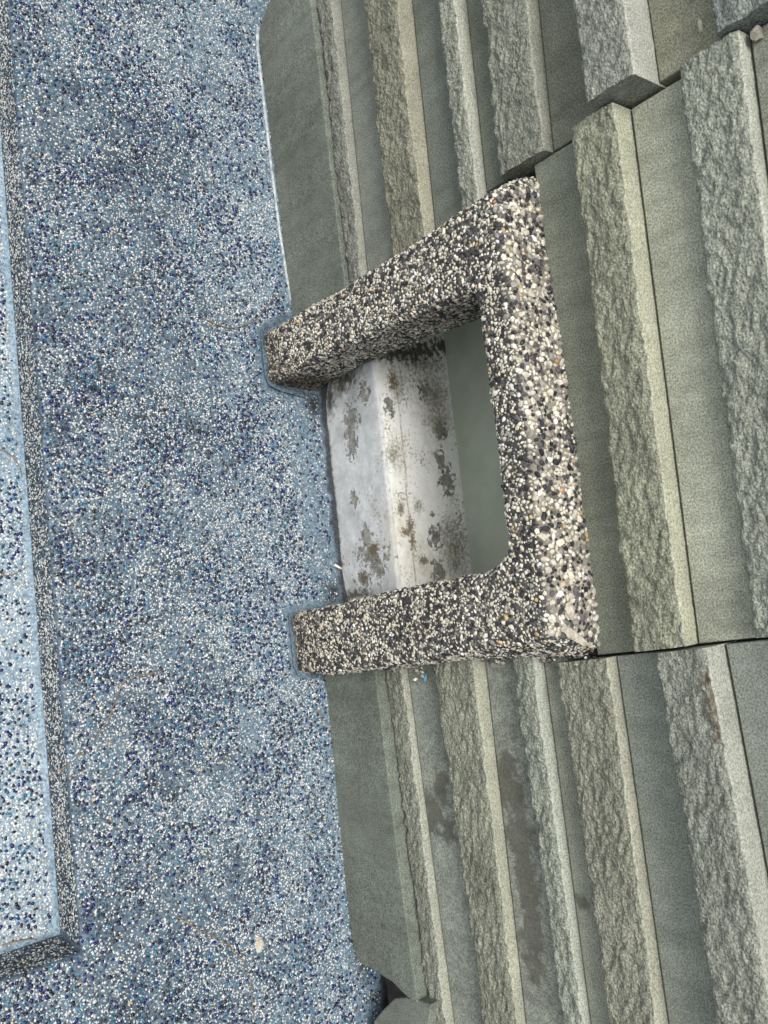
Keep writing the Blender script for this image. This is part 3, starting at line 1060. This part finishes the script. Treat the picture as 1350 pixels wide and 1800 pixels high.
for a_ in range(len(bv) - 1):
    for i in range(n):
        j = (i + 1) % n
        bm.faces.new((bv[a_][i], bv[a_][j], bv[a_ + 1][j], bv[a_ + 1][i]))
for i in range(149):
    bm.faces.new((bv[-1][i], bv[-1][i + 1], bv[-1][298 - i], bv[-1][299 - i]))
bmesh.ops.triangulate(bm, faces=[f for f in bm.faces if len(f.verts) > 4])
bmesh.ops.recalc_face_normals(bm, faces=bm.faces)
body_me = bpy.data.meshes.new('mortar_body')
bm.to_mesh(body_me)
bm.free()
body_me.calc_loop_triangles()
nt_ = len(body_me.loop_triangles)
tri = np.zeros(nt_ * 3, np.int32)
body_me.loop_triangles.foreach_get('vertices', tri)
tri = tri.reshape(-1, 3)
co = np.zeros(len(body_me.vertices) * 3, np.float32)
body_me.vertices.foreach_get('co', co)
co = co.reshape(-1, 3).astype(float)
# make sure that the normals point out of the body
A, B, Cc = co[tri[:, 0]], co[tri[:, 1]], co[tri[:, 2]]
fn = np.cross(B - A, Cc - A)
area = np.linalg.norm(fn, axis=1) / 2
fn = fn / np.maximum(1e-12, 2 * area[:, None])
fmask = np.abs(fn[:, 1]) > .9
if (fn[fmask, 1] * area[fmask]).sum() > 0:
    fn = -fn
usable = area * ((A[:, 1] + B[:, 1] + Cc[:, 1]) / 3 < .006)
prob = usable / usable.sum()
NC = 150000
pick = rng.choice(nt_, NC, p=prob)
u1, u2 = rng.random(NC), rng.random(NC)
fl = u1 + u2 > 1
u1[fl], u2[fl] = 1 - u1[fl], 1 - u2[fl]
P = A[pick] + u1[:, None] * (B - A)[pick] + u2[:, None] * (Cc - A)[pick]
Nrm = fn[pick]
size = np.where(np.arange(NC) < 5500, rng.uniform(.0012, .0019, NC), np.where(np.arange(NC) < 40000, rng.uniform(.0009, .0013, NC), rng.uniform(.00062, .0009, NC)))
topf = Nrm[:, 2] > .6
size = np.where(topf & (P[:, 2] > .3), size * 1.35, size)
grid = {}
CS = .0031
kept = []
for i in range(NC):
    p = P[i]
    key = (int(p[0] // CS), int(p[1] // CS), int(p[2] // CS))
    ok = True
    for dx in (-1, 0, 1):
        for dy in (-1, 0, 1):
            for dz in (-1, 0, 1):
                for j in grid.get((key[0] + dx, key[1] + dy, key[2] + dz), ()):
                    q_ = P[j]
                    if (p[0] - q_[0]) ** 2 + (p[1] - q_[1]) ** 2 + (p[2] - q_[2]) ** 2 < (.80 * (size[i] + size[j])) ** 2:
                        ok = False
                        break
                if not ok:
                    break
            if not ok:
                break
        if not ok:
            break
    if ok:
        grid.setdefault(key, []).append(i)
        kept.append(i)
kept = np.array(kept)
P, Nrm, size = P[kept], Nrm[kept], size[kept]
print('frame pebbles', len(P))
body_me.transform(Matrix.Translation(-Vector(FO)))
body = link('mortar_body', body_me, M_FGROUT, frame)

# angular chip: an icosahedron, squashed and jittered
bm = bmesh.new()
bmesh.ops.create_icosphere(bm, subdivisions=1, radius=1)
IV = np.array([v.co[:] for v in bm.verts])
IF = np.array([[v.index for v in f.verts] for f in bm.faces])
bm.free()
PPAL = [(.58, .54, .43), (.63, .60, .52), (.50, .47, .39), (.017, .017, .023), (.036, .035, .044), (.105, .10, .105), (.27, .26, .235), (.50, .36, .17), (.44, .23, .11), (.70, .69, .66)]
hang = []
for (u, v, nn_, sp_) in ((742, 1180, 16, .0045), (765, 1178, 7, .003), (800, 1174, 4, .0025), (852, 1162, 7, .003), (880, 1160, 8, .0035), (965, 1160, 9, .004), (1035, 1158, 10, .004), (640, 1186, 5, .003)):
    c_ = at(u, v, 1, -.004)
    for _ in range(nn_):
        hang.append(c_ + rng.normal(0, sp_, 3) * np.array([.55, .35, 1.0]))
hang = np.array(hang)
P = np.concatenate([P, hang])
Nrm = np.concatenate([Nrm, np.tile(np.array([[.8, -.6, 0]]), (len(hang), 1))])
size = np.concatenate([size, rng.uniform(.0010, .0018, len(hang))])
pidx = rng.choice(len(PPAL), len(P), p=np.array([17, 14, 13, 16, 14, 9, 10, 1.3, .4, 5]) / 99.7)
pc = np.array(PPAL)[pidx] * rng.uniform(.78, 1.15, (len(P), 1))
# grime low on the legs and niche corner; shade painted on left inner face
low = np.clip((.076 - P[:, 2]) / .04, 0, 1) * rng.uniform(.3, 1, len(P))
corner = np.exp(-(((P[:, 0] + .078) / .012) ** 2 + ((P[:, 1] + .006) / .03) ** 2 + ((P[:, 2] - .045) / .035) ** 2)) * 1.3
inn_shade = ((P[:, 0] > -.082) & (P[:, 0] < -.06) & (Nrm[:, 0] > .5)).astype(float) * .55 * rng.uniform(.3, 1, len(P))
dirt_shade = np.clip(low * .85 + inn_shade + corner, 0, .92)[:, None]
pc = np.clip(pc * (1 - dirt_shade) + (pc * .6 + .01) * np.array([.36, .29, .19]) * dirt_shade, 0, .85)
facing = ((CAM - P) * Nrm).sum(1) / np.linalg.norm(CAM - P, axis=1)
score = size * np.clip(facing, 0, 1)
order = np.argsort(-score)
single = order[:300]
rest = order[300:]


def chip_axes(Nv, g_):
    n = len(Nv)
    Nv = Nv + g_.normal(0, .22, (n, 3))
    Nv /= np.linalg.norm(Nv, axis=1, keepdims=True)
    t = np.cross(Nv, g_.normal(size=(n, 3)))
    t /= np.linalg.norm(t, axis=1, keepdims=True)
    return t, np.cross(Nv, t), Nv


def chip_scale(r, g_):
    n = len(r)
    return r * g_.uniform(.95, 1.45, n), r * g_.uniform(.75, 1.05, n), r * g_.uniform(.5, .8, n)


g_ = np.random.default_rng(31)
t, b, nn = chip_axes(Nrm[rest], g_)
sa, sb, sc = chip_scale(size[rest], g_)
D = IV[None] * (1 + g_.uniform(-.30, .26, (len(rest), len(IV), 1)))
ctr = P[rest] + Nrm[rest] * (size[rest] * g_.uniform(-.22, .22, len(rest)))[:, None]
V = ctr[:, None] + D[..., 0:1] * (t * sa[:, None])[:, None] + D[..., 1:2] * (b * sb[:, None])[:, None] + D[..., 2:3] * (nn * sc[:, None])[:, None]
Fx = (IF[None] + (np.arange(len(rest)) * len(IV))[:, None, None]).reshape(-1, 3)
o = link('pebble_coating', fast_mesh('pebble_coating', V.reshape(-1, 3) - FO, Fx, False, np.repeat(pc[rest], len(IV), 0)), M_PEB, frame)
tag(o, kind='stuff')
variants = []
for kx in range(14):
    D = IV * (1 + g_.uniform(-.30, .26, (len(IV), 1)))
    me = fast_mesh('pebble', D, IF, False)
    me.materials.append(M_PEB1)
    variants.append(me)
t, b, nn = chip_axes(Nrm[single], g_)
sa, sb, sc = chip_scale(size[single], g_)
for kx, i in enumerate(single):
    o = bpy.data.objects.new('pebble', variants[kx % 14])
    c_ = P[i] + Nrm[i] * size[i] * .08 - FO
    o.matrix_local = Matrix((( t[kx][0] * sa[kx], b[kx][0] * sb[kx], nn[kx][0] * sc[kx], c_[0]),
                             (t[kx][1] * sa[kx], b[kx][1] * sb[kx], nn[kx][1] * sc[kx], c_[1]),
                             (t[kx][2] * sa[kx], b[kx][2] * sb[kx], nn[kx][2] * sc[kx], c_[2]), (0, 0, 0, 1)))
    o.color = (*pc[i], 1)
    COL.objects.link(o)
    o.parent = frame

def cove(path, seed):
    path = smooth_line(path, 46)
    m_ = len(path)
    tn = np.gradient(path, axis=0)
    tn /= np.linalg.norm(tn, axis=1, keepdims=True)
    for _ in range(4):
        tn[1:-1] = tn[1:-1] + .5 * (tn[:-2] + tn[2:])
        tn /= np.linalg.norm(tn, axis=1, keepdims=True)
    nr = np.stack([-tn[:, 1], tn[:, 0]], 1)
    V, Fx = [], []
    for i in range(m_):
        sc_ = .7 + .7 * float(vnoise(i / 5.0, seed, seed))
        en = min(1, i / 5, (m_ - 1 - i) / 5)
        for (o_, h_) in ((-.003, .0046), (.0003, .0040), (.0018, .0026), (.0038, .0013), (.0062, .0005), (.0090, -.0010)):
            p_ = path[i] + nr[i] * o_ * sc_
            V.append((p_[0], p_[1], FZ + h_ * sc_ * (.35 + .65 * en) - (0 if en > .05 else .001)))
    for i in range(m_ - 1):
        for j in range(5):
            a_ = i * 6 + j
            Fx.append((a_, a_ + 6, a_ + 7, a_ + 1))
    link('grout_cove', mesh('grout_cove', V, Fx, True), M_FLOOR, floor)


cove([(-.151, -.006), (-.140, -.028), (-.1335, -.0415), (-.128, -.0435), (-.090, -.0435), (-.083, -.041), (-.079, -.030), (-.075, -.004)], 3)
cove([(.116, -.004), (.1130, -.036), (.1150, -.0435), (.158, -.0435), (.165, -.040), (.1685, -.020)], 5)

# ------------------------------------------------------------------ small things
for px, z, lift, lab in (
    ([(285, 1178), (222, 1195), (206, 1220), (190, 1262), (165, 1300), (130, 1335), (84, 1368)], FZ, .0014, 'long bent brown dry needle on the blue floor by the basin edge'),
    ([(312, 1612), (350, 1635), (385, 1650), (420, 1682), (437, 1715), (444, 1790)], FZ, .0013, 'thin curved brown needle on the blue floor by the pale cement splat'),
    ([(360, 562), (400, 577), (440, 568), (468, 540), (482, 517)], FZ, .0013, 'thin curved brown needle on the blue floor above the pebble frame foot'),
    ([(0, 1012), (22, 1010), (40, 1000), (50, 994)], BZ, .0012, 'short brown needle on the pale basin floor halfway down the left edge'),
    ([(0, 1662), (30, 1653), (60, 1650), (92, 1660)], BZ, .0014, 'curved brown needle on the pale basin floor in its lower corner'),
    ([(0, 790), (18, 800), (32, 818), (38, 840)], BZ, .0012, 'thin brown needle on the pale basin floor, topmost there'),
    ([(556, 1245), (562, 1262), (567, 1280)], FZ, .0012, 'tiny brown needle on the floor beside the lower smooth slab'),
):
    o = tube('dry_needle', floor_curve(px, lift, z), .00045, .00025, M_NEEDLE, 5)
    tag(o, lab, 'needle', 'dry needles lying on the floor')


def crumb(name, p, size_, mat, label, cat, seed, flat=.5, group=None, sub=3):
    bm = bmesh.new()
    bmesh.ops.create_icosphere(bm, subdivisions=sub, radius=1)
    for v in bm.verts:
        k_ = 1 + .45 * mnoise.noise(v.co * 1.6 + Vector((seed, 0, 0))) + .25 * mnoise.noise(v.co * 4 + Vector((0, seed, 0)))
        k_ += .22 * mnoise.noise(v.co * 9 + Vector((0, 0, seed)))
        v.co = Vector((v.co.x * size_[0] * k_, v.co.y * size_[1] * k_, v.co.z * size_[2] * k_))
    me = bpy.data.meshes.new(name)
    bm.to_mesh(me)
    bm.free()
    o = link(name, me, mat)
    o.location = p
    tag(o, label, cat, group)
    return o


p = at(455, 1660, 2, FZ)
crumb('cement_splat', (p[0], p[1], FZ + .0006), (.0048, .0034, .0010), M_CRUMB, 'small pale cement splat stuck on the blue floor', 'cement', 4, sub=4)
p = at(1000, 1075, 2, .3215)
crumb('cement_lump', (p[0], p[1], .3222), (.0050, .0036, .0020), M_CRUMB, 'pale cement lump on top of the pebble frame near its corner', 'cement', 9)
bm = bmesh.new()
pa, pb = at(985, 1102, 2, .3215), at(1040, 1138, 2, .3205)
ax = Vector(pb - pa)
side_ = ax.cross(Vector((0, 0, 1))).normalized()
rows_ = []
for i in range(23):
    t_ = i / 22
    w_ = .0024 * (.25 + math.sin(math.pi * min(1, t_ * 1.15)) ** .6) * (1 + .5 * mnoise.noise(Vector((t_ * 9, 1, 0)))) if t_ < .87 else .0026 * (1.05 - t_) * 5
    row = []
    for j in range(7):
        q_ = j / 6 * 2 - 1
        h_ = .0022 * (1 - q_ * q_) * (.7 + .6 * mnoise.noise(Vector((t_ * 14, q_ * 2, 4)))) + .0002
        row.append(bm.verts.new(ax * t_ + side_ * (q_ * w_ + .0012 * mnoise.noise(Vector((t_ * 6, 7, 0)))) + Vector((0, 0, h_))))
    rows_.append(row)
for i in range(22):
    for j in range(6):
        bm.faces.new((rows_[i][j], rows_[i + 1][j], rows_[i + 1][j + 1], rows_[i][j + 1]))
me = bpy.data.meshes.new('mortar_smear')
bm.to_mesh(me)
bm.free()
o = link('mortar_smear', me, M_CRUMB)
o.location = tuple(pa)
tag(o, 'long pale mortar smear across the lower top corner of the pebble frame', 'mortar')
a_, b_ = at(588, 993, 2, FZ + .003), at(600, 1000, 2, FZ + .003)
o = tube('white_stick', [tuple(a_), tuple((a_ + b_) / 2), tuple(b_)], .0012, .0010, M_WHITE, 8)
tag(o, 'short white plastic stick on the floor by the niche', 'stick')
p = at(747, 1190, 1, -.002)
crumb('blue_chip', p, (.003, .0012, .0018), M_BLUE, 'small blue paint chip under the lower frame leg', 'chip', 21, sub=2)
p = at(1231, 45, 1, -.001)
crumb('pale_fleck', p, (.0040, .0008, .0012), M_CRUMB, 'small pale fleck stuck on a smooth slab at the top', 'fleck', 23, sub=2)
p = at(1329, 59, 1, -.003)
crumb('snail_shell', p, (.0034, .0030, .0034), M_SHELL, 'tiny pale snail shell on the stone joint at upper right', 'shell', 25, sub=2)
# loose clumps of washed pebble hanging under the lower leg
for i, (u, v, s_) in enumerate(((742, 1178, .0045), (765, 1176, .003), (800, 1172, .0025), (852, 1160, .0035), (880, 1157, .004), (965, 1158, .006))):
    pass
